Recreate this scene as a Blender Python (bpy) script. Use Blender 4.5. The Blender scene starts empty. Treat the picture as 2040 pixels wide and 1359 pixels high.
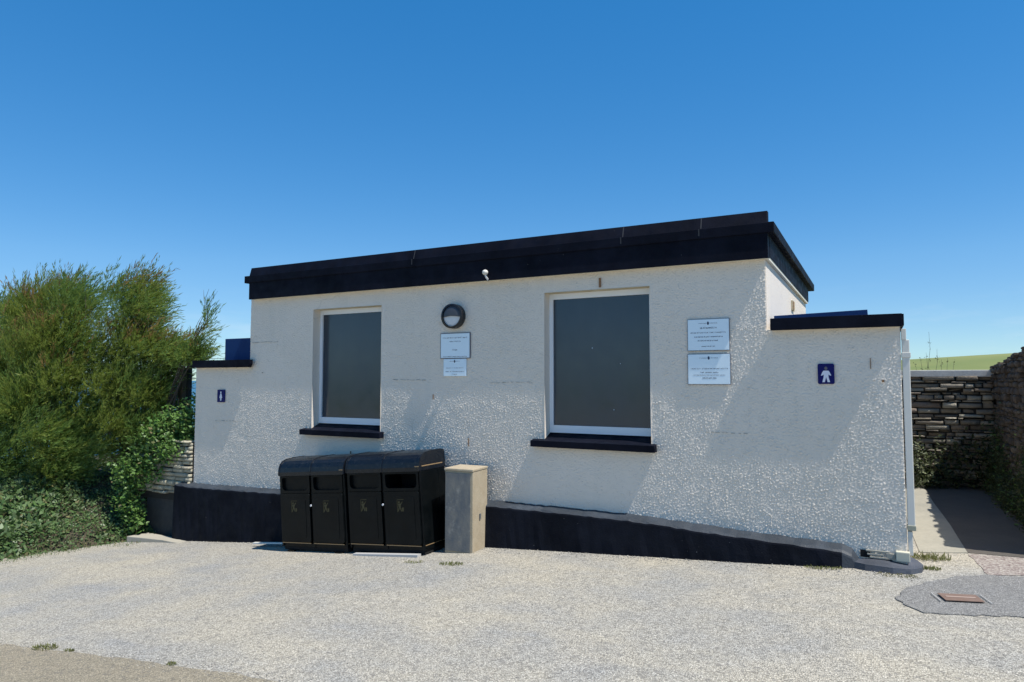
import bpy, bmesh, math, random
import numpy as np
from mathutils import Vector, Matrix
random.seed(7); rng = np.random.default_rng(11)
S = bpy.context.scene; COL = S.collection
R = math.radians
# ---------------------------------------------------------------- camera, sky, sun
# axes: x along the facade to the right, y into the building (facade plane y = 0), z up with the eye at z = 0
cam = bpy.data.objects.new("camera", bpy.data.cameras.new("camera")); COL.objects.link(cam)
cam.location = (0, -7.0, 0)
pitch = math.atan(77.5/1344); t = R(61.8)
fwd = Vector((-math.cos(t)*math.cos(pitch), math.sin(t)*math.cos(pitch), math.sin(pitch)))
cam.rotation_euler = fwd.to_track_quat('-Z', 'Y').to_euler()
cam.data.sensor_width = 36; cam.data.lens = 36*1344/2040
cam.data.clip_start = .05; cam.data.clip_end = 60000
S.camera = cam
SUN = Vector((.50, -.074, 1.0)).normalized()
elev = math.asin(SUN.z)
W = bpy.data.worlds.new("World"); S.world = W; W.use_nodes = True
nt = W.node_tree; bg = nt.nodes['Background']
sky = nt.nodes.new('ShaderNodeTexSky'); sky.sky_type = 'NISHITA'; sky.sun_disc = False
sky.sun_elevation = elev; sky.sun_rotation = math.atan2(SUN.x, SUN.y)
sky.altitude = 1500; sky.air_density = 1.0; sky.dust_density = 0; sky.ozone_density = 3.5
hsv = nt.nodes.new('ShaderNodeHueSaturation'); hsv.inputs['Saturation'].default_value = 1.78; hsv.inputs['Value'].default_value = 1.82; hsv.inputs['Hue'].default_value = .504
gam = nt.nodes.new('ShaderNodeGamma'); gam.inputs['Gamma'].default_value = .60
nt.links.new(sky.outputs[0], gam.inputs['Color']); nt.links.new(gam.outputs[0], hsv.inputs['Color'])
# faint wisps of cloud low over the horizon
tc = nt.nodes.new('ShaderNodeTexCoord'); mp = nt.nodes.new('ShaderNodeMapping'); mp.inputs['Scale'].default_value = (5, 5, 22)
nz_ = nt.nodes.new('ShaderNodeTexNoise'); nz_.inputs['Scale'].default_value = 1.6; nz_.inputs['Detail'].default_value = 7; nz_.inputs['Roughness'].default_value = .6
nt.links.new(tc.outputs['Generated'], mp.inputs[0]); nt.links.new(mp.outputs[0], nz_.inputs['Vector'])
rp = nt.nodes.new('ShaderNodeValToRGB'); rp.color_ramp.elements[0].position = .52; rp.color_ramp.elements[1].position = .78; nt.links.new(nz_.outputs['Fac'], rp.inputs[0])
sx = nt.nodes.new('ShaderNodeSeparateXYZ'); nt.links.new(tc.outputs['Generated'], sx.inputs[0])
rz = nt.nodes.new('ShaderNodeValToRGB'); e_ = rz.color_ramp.elements; e_[0].position = .0; e_[0].color = (.1, .1, .1, 1); e_[1].position = .13; e_[1].color = (0, 0, 0, 1)
q_ = e_.new(.035); q_.color = (.32, .32, .32, 1); nt.links.new(sx.outputs['Z'], rz.inputs[0])
ml = nt.nodes.new('ShaderNodeMath'); ml.operation = 'MULTIPLY'; nt.links.new(rp.outputs[0], ml.inputs[0]); nt.links.new(rz.outputs[0], ml.inputs[1])
mxw = nt.nodes.new('ShaderNodeMix'); mxw.data_type = 'RGBA'; mxw.inputs[7].default_value = (5.0, 5.6, 6.2, 1)
rh = nt.nodes.new('ShaderNodeValToRGB'); e_ = rh.color_ramp.elements; e_[0].position = 0; e_[0].color = (.60, .80, .94, 1); e_[1].position = .16; e_[1].color = (1, 1, 1, 1); nt.links.new(sx.outputs['Z'], rh.inputs[0])
mh_ = nt.nodes.new('ShaderNodeMix'); mh_.data_type = 'RGBA'; mh_.blend_type = 'MULTIPLY'; mh_.inputs[0].default_value = 1
nt.links.new(hsv.outputs[0], mh_.inputs[6]); nt.links.new(rh.outputs[0], mh_.inputs[7])
nt.links.new(ml.outputs[0], mxw.inputs[0]); nt.links.new(mh_.outputs[2], mxw.inputs[6]); nt.links.new(mxw.outputs[2], bg.inputs[0])
bg.inputs[1].default_value = .125
sl = bpy.data.lights.new("sun", 'SUN'); sl.energy = 4.9; sl.angle = R(.5); sl.color = (1, .955, .89)
so = bpy.data.objects.new("sun", sl); COL.objects.link(so); so.rotation_euler = SUN.to_track_quat('Z', 'Y').to_euler()
so.location = (5, -6, 12)
S.view_settings.view_transform = 'Standard'; S.view_settings.look = 'None'
S.view_settings.gamma = 1; S.view_settings.exposure = 0.36
# ---------------------------------------------------------------- helpers
def setp(o, label=None, cat=None, group=None, kind=None):
    if label: o['label'] = label
    if cat: o['category'] = cat
    if group: o['group'] = group
    if kind: o['kind'] = kind
    return o
def empty(name, loc=(0, 0, 0), **k):
    o = bpy.data.objects.new(name, None); COL.objects.link(o); o.location = loc; o.empty_display_size = .1
    return setp(o, **k)
SPLIT = set(); LAST = []
KEEP = {'foliage', 'body', 'crown', 'bare_twig', 'seed_head', 'trunk', 'stem', 'core', 'bare_twig', 'seed_head', 'emblem', 'lettering'}
def split_far(name, me):
    """separate meshes for pieces that stand well apart"""
    if name in KEEP: return [me]
    n = len(me.vertices)
    if n > 6000: return [me]
    par = list(range(n))
    def f(i):
        while par[i] != i: par[i] = par[par[i]]; i = par[i]
        return i
    for e in me.edges: par[f(e.vertices[0])] = f(e.vertices[1])
    co = [v.co.copy() for v in me.vertices]; box = {}
    for i in range(n):
        r = f(i); b = box.setdefault(r, [co[i].copy(), co[i].copy()])
        for k in range(3): b[0][k] = min(b[0][k], co[i][k]); b[1][k] = max(b[1][k], co[i][k])
    ks = list(box); cp = {k: k for k in ks}
    def g2(i):
        while cp[i] != i: i = cp[i]
        return i
    for x in range(len(ks)):
        for y in range(x):
            a, b = box[ks[x]], box[ks[y]]
            gap = Vector([max(0, a[0][k]-b[1][k], b[0][k]-a[1][k]) for k in range(3)]).length
            if gap <= max(.02, .5*max(max(a[1]-a[0]), max(b[1]-b[0]))): cp[g2(ks[x])] = g2(ks[y])
    roots = sorted({g2(k) for k in ks})
    if len(roots) < 2: return [me]
    out = []
    for r in roots:
        vi = [i for i in range(n) if g2(f(i)) == r]; m = {i: j for j, i in enumerate(vi)}
        pf = [p for p in me.polygons if p.vertices[0] in m]
        q = bpy.data.meshes.new(name); q.from_pydata([co[i] for i in vi], [], [[m[i] for i in p.vertices] for p in pf]); out.append(q)
    return out
class MB:
    def __init__(s): s.bm = bmesh.new(); s.mi = 0
    def _f(s, vs):
        try:
            f = s.bm.faces.new(vs); f.material_index = s.mi; return f
        except ValueError: return None
    def box(s, x0, x1, y0, y1, z0, z1, bev=0):
        vs = [s.bm.verts.new(p) for p in ((x0,y0,z0),(x1,y0,z0),(x1,y1,z0),(x0,y1,z0),(x0,y0,z1),(x1,y0,z1),(x1,y1,z1),(x0,y1,z1))]
        fs = [s._f([vs[i] for i in q]) for q in ((3,2,1,0),(4,5,6,7),(0,1,5,4),(1,2,6,5),(2,3,7,6),(3,0,4,7))]
        if bev: s.bev(fs, bev)
        return s
    def bev(s, fs, w, seg=2):
        es = list({e for f in fs if f for e in f.edges})
        bmesh.ops.bevel(s.bm, geom=es, offset=w, segments=seg, affect='EDGES', profile=.6)
    def prism(s, pts, axis, a, b, bev=0, seg=2):
        """pts 2-D outline, extruded along axis from a to b"""
        def P(p, h): return {'x': (h, p[0], p[1]), 'y': (p[0], h, p[1]), 'z': (p[0], p[1], h)}[axis]
        A = [s.bm.verts.new(P(p, a)) for p in pts]; B = [s.bm.verts.new(P(p, b)) for p in pts]
        n = len(pts); fs = [s._f(A[::-1]), s._f(B)]
        for i in range(n): fs.append(s._f([A[i], A[(i+1) % n], B[(i+1) % n], B[i]]))
        if bev: s.bev(fs[:2], bev, seg)
        return s
    def tube(s, pts, rad, n=6):
        pts = [Vector(p) for p in pts]; rings = []
        if not hasattr(rad, '__len__'): rad = [rad]*len(pts)
        for i, p in enumerate(pts):
            d = (pts[min(i+1, len(pts)-1)]-pts[max(i-1, 0)]).normalized()
            a = d.orthogonal().normalized() if abs(d.z) > .9 else d.cross(Vector((0, 0, 1))).normalized()
            b = d.cross(a)
            rings.append([s.bm.verts.new(p+(a*math.cos(2*math.pi*k/n)+b*math.sin(2*math.pi*k/n))*rad[i]) for k in range(n)])
        for i in range(len(rings)-1):
            for k in range(n): s._f([rings[i][k], rings[i][(k+1) % n], rings[i+1][(k+1) % n], rings[i+1][k]])
        s._f(rings[0][::-1]); s._f(rings[-1]); return s
    def build(s, name, mat, parent=None, loc=None, smooth=False, **k):
        bmesh.ops.recalc_face_normals(s.bm, faces=s.bm.faces)
        me = bpy.data.meshes.new(name); s.bm.to_mesh(me); s.bm.free()
        ms = split_far(name, me) if parent is not None or name in SPLIT else [me]
        o = [link(name, m, mat, parent, loc, smooth, **k) for m in ms]
        global LAST; LAST = o
        return o[0]
def link(name, me, mat, parent=None, loc=None, smooth=False, **k):
    for m in (mat if isinstance(mat, (list, tuple)) else [mat]): me.materials.append(m)
    if smooth: me.polygons.foreach_set('use_smooth', [True]*len(me.polygons))
    o = bpy.data.objects.new(name, me); COL.objects.link(o)
    if parent: o.parent = parent
    if loc is not None: o.location = loc
    return setp(o, **k)
def quadmesh(name, V, F, mats=None):
    V = np.asarray(V, dtype=np.float32).reshape(-1, 3); F = np.asarray(F, dtype=np.int32)
    k = F.shape[1]; me = bpy.data.meshes.new(name)
    me.vertices.add(len(V)); me.vertices.foreach_set('co', V.ravel())
    me.loops.add(F.size); me.loops.foreach_set('vertex_index', F.ravel())
    me.polygons.add(len(F)); me.polygons.foreach_set('loop_start', np.arange(0, F.size, k, dtype=np.int32))
    me.polygons.foreach_set('loop_total', np.full(len(F), k, dtype=np.int32))
    if mats is not None: me.polygons.foreach_set('material_index', np.asarray(mats, dtype=np.int32))
    me.update(calc_edges=True); me.validate(); return me
def gridmesh(xs, ys, fn):
    X, Y = np.meshgrid(xs, ys); Z = fn(X, Y)
    V = np.stack([X, Y, Z], -1); ny, nx = X.shape
    i = np.arange(ny*nx).reshape(ny, nx)
    return V, np.stack([i[:-1, :-1], i[:-1, 1:], i[1:, 1:], i[1:, :-1]], -1).reshape(-1, 4)
def fieldnoise(nx, ny, lo, hi, seed, cell):
    """band-passed noise, wavelengths lo..hi (m), unit rms"""
    r = np.random.default_rng(seed); f = np.fft.rfft2(r.standard_normal((ny, nx)))
    ky = np.fft.fftfreq(ny, cell)[:, None]; kx = np.fft.rfftfreq(nx, cell)[None]
    k = np.hypot(kx, ky); f *= np.exp(-(k*lo)**2)*(1-np.exp(-(k*hi)**2))
    n = np.fft.irfft2(f, s=(ny, nx)); return n/n.std()
GU = [-60, -40, -20, -9.6, -4, -.25, 3, 20, 60]; GZ = [-5, -4.6, -3.35, -2.47, -1.93, -1.68, -1.6, -1.5, -1.5]
def g(u): return np.interp(u, GU, GZ)
def G(u): return float(g(u))
# ---------------------------------------------------------------- materials
MATS = {}
def mat(name, col, rough=.7, spec=.5, metal=0):
    m = bpy.data.materials.new(name); m.use_nodes = True
    b = m.node_tree.nodes['Principled BSDF']; b.inputs['Base Color'].default_value = (*col, 1)
    b.inputs['Roughness'].default_value = rough; b.inputs['Metallic'].default_value = metal
    b.inputs['Specular IOR Level'].default_value = spec; MATS[name] = m; return m
def ringframe(mb, x0, x1, z0, z1, l, r, b, t_, ya, yb):
    o = [(x0, z0), (x1, z0), (x1, z1), (x0, z1)]; i = [(x0+l, z0+b), (x1-r, z0+b), (x1-r, z1-t_), (x0+l, z1-t_)]
    A = [[mb.bm.verts.new((p[0], y, p[1])) for p in q] for q, y in ((o, ya), (i, ya), (i, yb), (o, yb))]
    for a, b_ in ((0, 1), (1, 2), (2, 3), (3, 0)):
        for k in range(4): mb._f([A[a][k], A[a][(k+1) % 4], A[b_][(k+1) % 4], A[b_][k]])
class N:
    """small node helper on a material"""
    def __init__(s, m): s.m = m; s.t = m.node_tree; s.b = s.t.nodes['Principled BSDF']; s._c = None
    def n(s, typ, **k):
        x = s.t.nodes.new(typ)
        for a, v in k.items(): setattr(x, a, v)
        return x
    def l(s, a, b): s.t.links.new(a, b)
    def co(s):
        if not s._c: s._c = s.n('ShaderNodeNewGeometry')
        return s._c.outputs['Position']
    def obj(s):
        return s.n('ShaderNodeTexCoord').outputs['Object']
    def noise(s, sc, det=4, rough=.55, vec=None, scale=None):
        x = s.n('ShaderNodeTexNoise'); x.inputs['Scale'].default_value = sc; x.inputs['Detail'].default_value = det; x.inputs['Roughness'].default_value = rough
        v = vec or s.co()
        if scale:
            mp = s.n('ShaderNodeMapping'); mp.inputs['Scale'].default_value = scale; s.l(v, mp.inputs[0]); v = mp.outputs[0]
        s.l(v, x.inputs['Vector']); return x.outputs['Fac']
    def voro(s, sc, feature='F1', out='Distance', rnd=1):
        x = s.n('ShaderNodeTexVoronoi', feature=feature); x.inputs['Scale'].default_value = sc; x.inputs['Randomness'].default_value = rnd
        s.l(s.co(), x.inputs['Vector']); return x.outputs[out]
    def ramp(s, fac, stops, interp='LINEAR'):
        x = s.n('ShaderNodeValToRGB'); x.color_ramp.interpolation = interp; e = x.color_ramp.elements
        while len(e) < len(stops): e.new(.5)
        for el, (p, c) in zip(e, stops): el.position = p; el.color = (*c, 1) if hasattr(c, '__len__') else (c, c, c, 1)
        s.l(fac, x.inputs[0]); return x.outputs[0]
    def mix(s, fac, a, b, mode='MIX'):
        x = s.n('ShaderNodeMix', data_type='RGBA', blend_type=mode)
        for i, v in ((0, fac), (6, a), (7, b)):
            if isinstance(v, bpy.types.NodeSocket): s.l(v, x.inputs[i])
            elif i == 0: x.inputs[0].default_value = v
            else: x.inputs[i].default_value = (*v, 1)
        return x.outputs[2]
    def math(s, op, a, b=0.):
        x = s.n('ShaderNodeMath', operation=op)
        for i, v in ((0, a), (1, b)):
            if isinstance(v, bpy.types.NodeSocket): s.l(v, x.inputs[i])
            else: x.inputs[i].default_value = v
        return x.outputs[0]
    def color(s, c): s.l(c, s.b.inputs['Base Color'])
    def rough(s, c): s.l(c, s.b.inputs['Roughness'])
    def bump(s, h, dist=.01, strength=1, prev=None):
        x = s.n('ShaderNodeBump'); x.inputs['Distance'].default_value = dist; x.inputs['Strength'].default_value = strength
        s.l(h, x.inputs['Height'])
        if prev: s.l(prev, x.inputs['Normal'])
        s.l(x.outputs[0], s.b.inputs['Normal']); return x.outputs[0]
def island(n): return n.n('ShaderNodeNewGeometry').outputs['Random Per Island']

# painted roughcast
def wallmat(name, fine=1.0):
    m = mat(name, (.8, .78, .73), .75, .3); n = N(m)
    big = n.noise(.7, 5, .6); c = n.mix(n.ramp(big, [(.35, 0), (.7, 1)]), (.77, .69, .59), (.72, .645, .545))
    st = n.noise(1.6, 4, .6, scale=(2.2, 2.2, .35)); c = n.mix(n.ramp(st, [(.55, 0), (.75, .35)]), c, (.58, .56, .49))
    sp = n.noise(38, 2, .5); c = n.mix(n.ramp(sp, [(.68, 0), (.74, .5)]), c, (.45, .42, .36))
    cr = n.n('ShaderNodeTexVoronoi', feature='DISTANCE_TO_EDGE'); cr.inputs['Scale'].default_value = .62
    wv = n.n('ShaderNodeVectorMath', operation='ADD'); nn = n.n('ShaderNodeTexNoise'); nn.inputs['Scale'].default_value = 3
    sc = n.n('ShaderNodeVectorMath', operation='SCALE'); sc.inputs['Scale'].default_value = .35
    n.l(n.co(), nn.inputs['Vector']); n.l(nn.outputs['Color'], sc.inputs[0]); n.l(n.co(), wv.inputs[0]); n.l(sc.outputs[0], wv.inputs[1]); n.l(wv.outputs[0], cr.inputs['Vector'])
    lin = n.ramp(cr.outputs['Distance'], [(.0, 1), (.005, 0)])
    msk = n.ramp(n.noise(1.1, 3), [(.5, 0), (.6, .22)])
    c = n.mix(n.math('MULTIPLY', lin, msk), c, (.25, .24, .22))
    n.color(c)
    n.bump(n.noise(150, 3, .6), .004, fine); return m
M_wall = wallmat('roughcast_paint', .5)
M_wall2 = wallmat('side_paint', 1.0)
def blackpaint(name, col, rough=.45, bs=.5, marks=True):
    m = mat(name, col, rough, .5); n = N(m)
    c = n.mix(n.ramp(n.noise(3, 5, .6), [(.35, 0), (.7, 1)]), col, tuple(x*1.9+.003 for x in col))
    if marks:
        sp = n.noise(26, 3, .7); c = n.mix(n.ramp(sp, [(.72, 0), (.77, .6)]), c, (.28, .28, .27))
    n.color(c); n.rough(n.ramp(n.noise(9, 3), [(.3, rough-.1), (.7, rough+.2)]))
    n.bump(n.noise(60, 4, .6), .004, bs); return m
M_fascia = blackpaint('black_fascia_paint', (.0022, .003, .0075), .6, .4); M_fascia.node_tree.nodes['Principled BSDF'].inputs['Specular IOR Level'].default_value = .1
M_plinth = blackpaint('black_plinth_paint', (.003, .0042, .008), .7, .8); M_plinth.node_tree.nodes['Principled BSDF'].inputs['Specular IOR Level'].default_value = .12
M_apron = blackpaint('worn_black_bitumen', (.045, .05, .062), .5, 1)
M_soffit = mat('cream_soffit', (.72, .68, .55), .7)
M_roof = mat('roof_felt', (.12, .12, .125), .9)
M_blue = mat('blue_sheet', (.008, .035, .13), .6, .15)
n = N(M_blue); n.color(n.mix(n.noise(4, 3), (.006, .026, .10), (.010, .048, .16)))
M_frame = mat('white_plastic_frame', (.78, .80, .82), .3)
M_reveal = wallmat('reveal_paint', .5); 
M_yellow = mat('yellowed_paint', (.62, .54, .36), .8); n = N(M_yellow); n.color(n.mix(n.ramp(n.noise(9, 4), [(.3, 0), (.7, 1)]), (.68, .61, .44), (.52, .42, .24)))
M_rust = mat('rust', (.20, .09, .04), .9); n = N(M_rust); n.color(n.mix(n.noise(40, 4), (.12, .05, .025), (.36, .21, .10)))
M_glass = mat('obscured_glass', (.05, .055, .06), .2, .8); n = N(M_glass)
n.color(n.mix(n.ramp(n.noise(1.3, 5, .6, scale=(1.6, 1, .5)), [(.3, 0), (.7, 1)]), (.017, .029, .048), (.030, .040, .053)))
n.rough(n.ramp(n.noise(5, 5, .7), [(.3, .12), (.8, .26)]))
sp = n.noise(30, 2); 
M_sign = mat('pale_sign_face', (.74, .86, .92), .35)
M_signedge = mat('sign_edge_grey', (.13, .14, .17), .5)
M_ink = mat('navy_ink', (.03, .05, .10), .5); M_ink2 = mat('pale_ink', (.16, .22, .30), .5)
M_signblue = mat('sign_blue', (.003, .005, .10), .5, .2)
M_white = mat('sign_white', (.72, .73, .80), .5)
M_headgrey = mat('head_grey', (.13, .12, .125), .7)  # flat grey for the figure's head on the right wing sign
M_black = mat('black_plastic', (.008, .008, .010), .35)
M_eyelid = mat('lamp_grey', (.045, .05, .06), .4)
M_diff = mat('lamp_diffuser', (.62, .64, .66), .25)
M_whitepl = mat('white_pvc', (.66, .63, .56), .5)
# bins
M_bin = mat('bin_black', (.003, .004, .005), .32, .16); n = N(M_bin)
n.color(n.mix(n.ramp(n.noise(5, 5, .65), [(.35, 0), (.75, 1)]), (.0015, .0025, .003), (.005, .0065, .007)))
n.rough(n.ramp(n.noise(14, 4), [(.3, .28), (.75, .5)])); n.bump(n.noise(180, 2), .001, .5)
M_binlid = mat('bin_hood', (.009, .012, .017), .27, .4); n = N(M_binlid)
n.rough(n.ramp(n.noise(18, 4), [(.3, .25), (.75, .45)])); n.color(n.mix(n.ramp(n.noise(30, 5, .7), [(.5, 0), (.8, 1)]), (.004, .0055, .009), (.022, .024, .027)))
M_hole = mat('bin_inside', (.002, .002, .002), .9)
M_gold = mat('gold_line', (.27, .18, .09), .5); M_goldd = mat('dull_gold', (.045, .039, .011), .6)
M_steel = mat('steel', (.7, .7, .7), .3, .5, 0)
# concrete
def conc(name, a, b, sc=6, bs=.5, sp=.0):
    m = mat(name, a, .85, .3); n = N(m)
    c = n.mix(n.ramp(n.noise(sc, 6, .65), [(.3, 0), (.7, 1)]), a, b)
    c = n.mix(n.ramp(n.noise(sc*14, 3, .6), [(.45, 0), (.8, .5)]), c, tuple(x*.6 for x in a))
    n.color(c); n.bump(n.noise(90, 4, .6), .004, bs); return m
M_conc = conc('concrete', (.40, .37, .30), (.33, .31, .25), 4)
M_pillar = conc('pillar_concrete', (.36, .295, .20), (.44, .375, .27), 7, .4)
M_panel = mat('stained_grey_panel', (.10, .11, .11), .6); n = N(M_panel)
c = n.mix(n.ramp(n.noise(5, 5, .6, scale=(2, 2, .9)), [(.3, 0), (.7, 1)]), (.20, .19, .165), (.085, .10, .115))
c = n.mix(n.ramp(n.noise(11, 6, .7), [(.55, 0), (.75, .8)]), c, (.32, .31, .28)); n.color(c); n.bump(n.noise(40, 4), .003, .6)
M_coping = conc('coping_concrete', (.56, .55, .51), (.44, .43, .40), 5, 1)
M_path = conc('path_concrete', (.36, .335, .27), (.26, .25, .205), 1.6, .6)
M_patch = conc('grey_tarmac_patch', (.20, .197, .188), (.25, .243, .225), 3, .8)
M_manhole = mat('rusty_iron', (.20, .13, .10), .8); n = N(M_manhole); n.color(n.mix(n.noise(12, 5, .7), (.13, .07, .045), (.22, .155, .12)))
M_red = mat('reddish_aggregate', (.3, .22, .2), .9); n = N(M_red)
n.color(n.mix(n.ramp(n.voro(55, out='Color'), [(.2, 0), (.8, 1)]), (.17, .128, .115), (.36, .325, .28))); n.bump(n.voro(55), .01, .8)
# worn chip surface
def chips(name, beige, grey, dark, sc=70, contrast=.55):
    m = mat(name, grey, .9, .25); n = N(m)
    wob = n.noise(.9, 6, .62); patch = n.ramp(wob, [(.36, 0), (.66, 1)])
    strk = n.noise(.55, 5, .6, scale=(.6, 1.8, 1)); patch2 = n.ramp(strk, [(.50, 0), (.66, .9)])
    c = n.mix(patch, grey, beige); c = n.mix(patch2, c, beige)
    cell = n.n('ShaderNodeSeparateColor'); v = n.n('ShaderNodeTexVoronoi'); v.inputs['Scale'].default_value = sc; n.l(n.co(), v.inputs['Vector']); n.l(v.outputs['Color'], cell.inputs[0])
    val = n.ramp(cell.outputs[0], [(0, 1-contrast), (.22, .80), (.6, 1.0), (.86, 1.10), (1, 1.42)])
    c = n.mix(1, c, val, 'MULTIPLY')
    gap = n.ramp(v.outputs['Distance'], [(.35, 1), (.75, .55)]); c = n.mix(1, c, gap, 'MULTIPLY')
    v2 = n.n('ShaderNodeTexVoronoi'); v2.inputs['Scale'].default_value = sc*.38; n.l(n.co(), v2.inputs['Vector']); c2 = n.n('ShaderNodeSeparateColor'); n.l(v2.outputs['Color'], c2.inputs[0])
    c = n.mix(n.ramp(c2.outputs[1], [(.86, 0), (.93, .5)]), c, dark)
    n.color(c); b = n.bump(v.outputs['Distance'], -.008, .9); n.bump(n.noise(5, 5, .6), .02, .35, b); return m
M_fore = chips('worn_chippings', (.515, .468, .37), (.385, .377, .348), (.19, .18, .16), 96, .40)
M_patch = chips('grey_tarmac_patch', (.295, .285, .262), (.262, .258, .245), (.15, .145, .14), 100, .22)
M_tar = chips('smooth_beige_tarmac', (.37, .32, .23), (.335, .295, .215), (.15, .14, .12), 110, .2)
# vegetation
def leafmat(name, stops, rough=.55, trans=.25):
    m = mat(name, stops[0], rough, .35); n = N(m)
    k = len(stops); c = n.ramp(island(n), [(i/(k-1), s) for i, s in enumerate(stops)])
    c = n.mix(n.ramp(n.noise(1.3, 3), [(.35, 0), (.65, .55)]), c, tuple(x*.75 for x in stops[k//2])); n.color(c)
    tr = n.n('ShaderNodeBsdfTranslucent'); n.l(c, tr.inputs[0]); mx = n.n('ShaderNodeMixShader'); mx.inputs[0].default_value = trans
    out = n.t.nodes['Material Output']; n.l(n.b.outputs[0], mx.inputs[1]); n.l(tr.outputs[0], mx.inputs[2]); n.l(mx.outputs[0], out.inputs[0]); return m
M_tam = leafmat('tamarisk_green', [(.10, .185, .04), (.15, .25, .05), (.22, .32, .075), (.12, .21, .075)], trans=.35)
M_tam2 = leafmat('tamarisk_olive', [(.19, .265, .045), (.235, .30, .055), (.29, .32, .09)], trans=.35)
M_tam3 = leafmat('tamarisk_rusty_tips', [(.30, .17, .06), (.36, .23, .09), (.26, .20, .07)], trans=.4)
M_leaf = leafmat('bright_leaf', [(.07, .16, .025), (.11, .22, .04), (.16, .27, .07), (.05, .11, .02)], .45)
M_ivy = leafmat('ground_leaf', [(.065, .13, .035), (.09, .17, .05), (.15, .22, .085), (.045, .09, .025), (.20, .25, .13)], .42)
M_dry = leafmat('dry_leaf', [(.22, .19, .09), (.16, .17, .06), (.28, .22, .12)], .7)
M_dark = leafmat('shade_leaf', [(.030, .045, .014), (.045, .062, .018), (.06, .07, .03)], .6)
M_pale = leafmat('pale_leaf', [(.10, .14, .06), (.25, .27, .17), (.16, .20, .08)], .6)
M_bark = mat('bark', (.10, .08, .065), .9); M_twig = mat('grey_twig', (.13, .115, .10), .9)
M_soil = mat('soil', (.05, .042, .028), .95); n = N(M_soil); n.color(n.mix(n.noise(6, 5), (.035, .035, .018), (.085, .065, .042)))
M_grass = mat('hill_grass', (.16, .2, .05), .9); n = N(M_grass)
n.color(n.mix(n.ramp(n.noise(.06, 5), [(.35, 0), (.65, 1)]), (.125, .16, .035), (.19, .205, .055)))
M_sea = mat('sea_water', (.02, .10, .17), .35)
M_post = mat('weathered_wood', (.10, .075, .045), .9); M_postd = mat('dark_post', (.012, .014, .014), .7); M_wire = mat('wire', (.12, .13, .14), .5)
def stonemat(name, stops, bs=1):
    m = mat(name, stops[0], .85, .3); n = N(m); k = len(stops)
    c = n.ramp(island(n), [(i/(k-1), s) for i, s in enumerate(stops)])
    c = n.mix(n.ramp(n.noise(9, 6, .65), [(.4, 0), (.7, .6)]), c, tuple(x*.45 for x in stops[k//2]))
    c = n.mix(n.ramp(n.noise(16, 4, .6), [(.62, 0), (.72, .6)]), c, (.34, .34, .27)); n.color(c)
    n.bump(n.noise(28, 6, .65), .025, bs); return m
M_slate = stonemat('slate_stone', [(.16, .125, .095), (.26, .225, .17), (.10, .085, .068), (.40, .37, .29), (.20, .15, .115), (.32, .28, .21)])
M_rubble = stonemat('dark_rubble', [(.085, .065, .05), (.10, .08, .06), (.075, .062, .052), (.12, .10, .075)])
M_cream = stonemat('pale_stone', [(.48, .44, .32), (.38, .36, .28), (.55, .50, .36), (.28, .25, .20)])
M_mortar = mat('dark_joint', (.02, .018, .015), .95)
# ---------------------------------------------------------------- ground, land, sea
xs = np.unique(np.concatenate([np.linspace(-60, -14, 40), np.linspace(-14, 3, 171), np.linspace(3, 40, 30)]))
ys = np.unique(np.concatenate([np.linspace(-60, -7, 40), np.linspace(-7, .5, 120), np.linspace(.5, 7, 20)]))
def fz(X, Y): return g(X) + .005*np.sin(X*1.3+Y*.8)*np.cos(Y*1.7-X*.4)
def FZ(x, y): return float(fz(np.float64(x), np.float64(y)))
V, F = gridmesh(xs, ys, fz)
link('forecourt', quadmesh('forecourt', V, F), M_fore, smooth=True, kind='structure')
xs = np.unique(np.concatenate([np.linspace(-900, -60, 20), np.linspace(-60, 60, 60), np.linspace(60, 900, 20)]))
ys = np.unique(np.concatenate([np.linspace(-900, -60, 15), np.linspace(-60, 20, 40), np.linspace(20, 300, 60), np.linspace(300, 900, 12)]))
def sst(a, b, x):
    q = np.clip((x-a)/(b-a), 0, 1); return q*q*(3-2*q)
def lz(X, Y):
    base = g(X)-.35
    right = sst(-.40, -.05, X/np.maximum(Y, 1.))
    hill = sst(15, 110, Y)*(4.4+.05*np.clip(X, -40, 200)) + .3*np.sin(X*.05+1)*sst(40, 110, Y)
    hill = hill - sst(150, 320, Y)*40
    z = np.where(Y > 7, base + right*hill, base)
    drop = sst(6, 30, Y)*(1-right)*48 + (1-sst(-60, -25, X))*sst(-5, 20, Y)*30
    return z-drop - sst(320, 700, np.hypot(X, Y))*45
V, F = gridmesh(xs, ys, lz)
link('hill', quadmesh('hill', V, F), M_grass, smooth=True, kind='structure')
mb = MB(); mb.bm.faces.new([mb.bm.verts.new(p) for p in ((-30000, -30000, -38), (30000, -30000, -38), (30000, 30000, -38), (-30000, 30000, -38))])
mb.build('sea', M_sea, kind='structure')
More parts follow.
